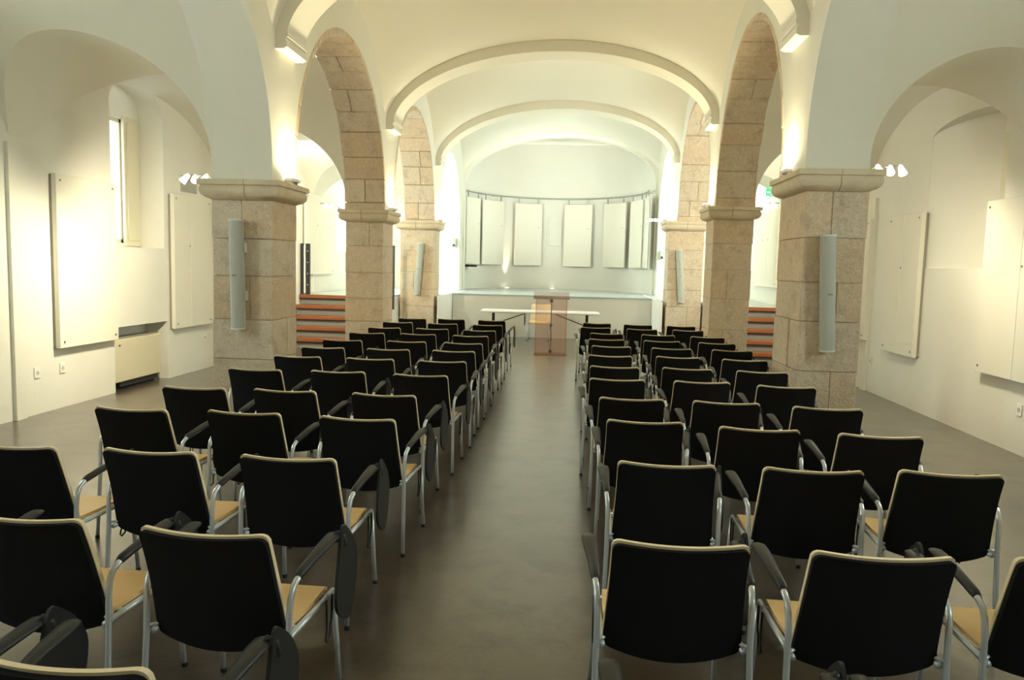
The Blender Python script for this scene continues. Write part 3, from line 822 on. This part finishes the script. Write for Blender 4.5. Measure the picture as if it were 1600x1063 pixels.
    rings = [[(.318+xx-.03*(p.y-.68), .19+(p.x-.19)*.86, p.y) for p in pr] for xx in (0, .012)]
    P.append(('tablet', MB().loft(rings).me('tablet', bevel=0), M['tablet'], None, 0))
    P.append(('tablet_hinge', MB().tube([(.290, .15, .695), (.306, .16, .708), (.322, .17, .695), (.326, .18, .65)], .012, 8).me('tablet_hinge'), M['blackp'], len(P)-1, 1))
    return P
CP = chair_parts()
for p in CP:
    p[1].materials.append(p[2])
    if p[4]:
        for q in p[1].polygons: q.use_smooth = True
# crisp rims on the shells and seat
for idx in (0, 1, 2):
    me = CP[idx][1]; bm = bmesh.new(); bm.from_mesh(me)
    for e in bm.edges:
        if len(e.link_faces) == 2 and e.calc_face_angle(0) > R(50): e.smooth = False
    bm.to_mesh(me); bm.free()
CHAIR0 = []
def chair(x, y, rz, label, group='black-backed conference chairs in rows'):
    c = math.cos(rz); s = math.sin(rz); ly = -.275
    root = empty('conference_chair', (x+s*ly*1, y-c*ly, 0), rz, label, 'chair', group)
    obs = []
    for nm, me, mt, pi2, sm in CP:
        if not CHAIR0 or True:
            o = bpy.data.objects.new(nm, me); COL.objects.link(o)
        o.parent = root if pi2 is None else obs[pi2]
        obs.append(o)
    return root
ROWS = {
 'L1': [(-1.34, 12.96, -3), (-1.3, 11.94, 2.5), (-1.3, 10.9, -2), (-1.31, 10.02, 0.6), (-1.27, 9.06, -3), (-1.25, 8.2, -2), (-1.22, 7.3, 1.1), (-1.24, 6.34, -2.0), (-1.3, 5.33, -3.5), (-1.25, 4.48, -3.5), (-1.31, 3.51, -1.3), (-1.22, 2.49, -3.5), (-1.15, 1.62, -3)],
 'L2': [(-2.03, 13.0, -2), (-2.0, 11.94, 1.2), (-1.98, 10.94, 1.2), (-2.0, 10.04, -1.0), (-1.94, 9.05, 1.1), (-1.95, 8.17, 0.4), (-1.92, 7.31, -0.5), (-1.95, 6.38, 0.7), (-2.02, 5.35, -3.5), (-1.96, 4.52, -3), (-1.99, 3.52, -1.7), (-1.91, 2.54, -2.4), (-1.84, 1.66, -3)],
 'L3': [(-2.67, 12.89, 2), (-2.71, 11.96, 2.5), (-2.66, 10.89, 2.5), (-2.67, 9.99, 2.5), (-2.69, 8.97, 2.5), (-2.65, 8.13, 2.0), (-2.63, 7.3, -2.0), (-2.65, 6.34, -3), (-2.67, 5.32, -0.4), (-2.65, 4.49, -3), (-2.67, 3.5, -2)],
 'R1': [(0.41, 13.05, -3), (0.36, 12.09, 1.5), (0.49, 11.05, -3), (0.45, 10.14, 1.5), (0.47, 9.25, -2.8), (0.41, 8.25, -1.1), (0.41, 7.33, -3), (0.39, 6.5, -0.2), (0.44, 5.55, 0.4), (0.46, 4.73, -1.3), (0.47, 3.7, -1.6), (0.39, 2.61, 0.5), (0.42, 1.60, 0)],
 'R2': [(1.08, 12.97, -2.6), (1.07, 12.03, -3), (1.21, 11.06, -3), (1.16, 10.14, -3), (1.17, 9.22, -3), (1.13, 8.33, -3), (1.09, 7.38, -3.5), (1.09, 6.53, 1.5), (1.1, 5.54, -2.7), (1.12, 4.64, -3.5), (1.155, 3.71, 0), (1.05, 2.6, 0.6), (1.08, 1.60, 0)],
 'R3': [(1.78, 12.94, 0.5), (1.77, 12.08, -3), (1.88, 10.98, -3), (1.85, 10.09, -3), (1.87, 9.23, -3), (1.81, 8.27, -3), (1.77, 7.34, -3), (1.75, 6.43, -3), (1.77, 5.46, -3), (1.79, 4.58, -3), (1.80, 3.76, -3), (1.72, 2.63, -1.4)]}
ORDN = ['first', 'second', 'third', 'fourth', 'fifth', 'sixth', 'seventh', 'eighth', 'ninth', 'tenth', 'eleventh', 'twelfth', 'thirteenth']
SEAT = {'1': 'beside the aisle', '2': 'middle seat', '3': 'outer seat'}
for key, lst in ROWS.items():
    for i, (x, y, a) in enumerate(lst):
        side = 'left' if key[0] == 'L' else 'right'
        chair(x, y, R(a), 'black-backed armchair, %s row from the stage, %s block, %s' % (ORDN[i], side, SEAT[key[1]]))
chair(-0.76, 18.88, R(180-4), 'armchair with beech front facing the room behind the white table', 'chairs at the table')

# ---- folding table
t = empty('folding_table', (-.74, 17.85, 0), R(1.6), 'long white folding table with black legs in front of the stage', 'table')
B(-1.35, 1.35, -.36, .36, .70, .745).build('tabletop', M['tabletop'], t, bevel=.012)
for s in (-1, 1):
    lg = B(s*1.07-.03, s*1.07+.03, -.03, .03, .04, .70).build('leg', M['blackp'], t, bevel=.004)
    B(s*1.07-.025, s*1.07+.025, -.30, .30, 0, .04).build('foot', M['blackp'], lg, bevel=.004)
    MB().tube([(s*1.05, 0, .42), (s*.32, 0, .69)], .011, 8).build('brace', M['blackp'], t)
B(-1.2, 1.2, -.05, .05, .68, .70).build('under_rail', M['blackp'], t)

# ---- acrylic lectern
t = empty('lectern', (-.42, 15.45, 0), R(2), 'rose-tinted transparent acrylic lectern standing in the aisle', 'lectern')
B(-.31, .31, -.006, .006, 0.03, 1.13).build('front_panel', M['acrylic'], t)
B(-.31, -.298, .0, .36, 0.03, 1.12).build('side_panel', M['acrylic'], t); B(.298, .31, .0, .36, 0.03, 1.12).build('side_panel', M['acrylic'], t)
MB().prism([(-.08, 1.14), (.42, 1.235), (.42, 1.25), (-.08, 1.155)], 'x', -.355, .355).build('reading_shelf', M['acrylic_d'], t)
B(-.355, .355, -.092, -.078, 1.12, 1.19).build('shelf_lip', M['acrylic_d'], t)
B(-.32, .32, -.06, .40, .0, .03).build('base', M['acrylic'], t)
MB().cyl((0, -.03, .04), (0, -.03, 1.18), .008, 8).build('rod', M['boss'], t)
for z in (.10, .61, 1.09):
    MB().tube([(0, -.055, z), (0, -.045, z), (0, -.02, z), (0, -.012, z)], [.02, .033, .033, .02], 14).build('boss', M['boss'], t)
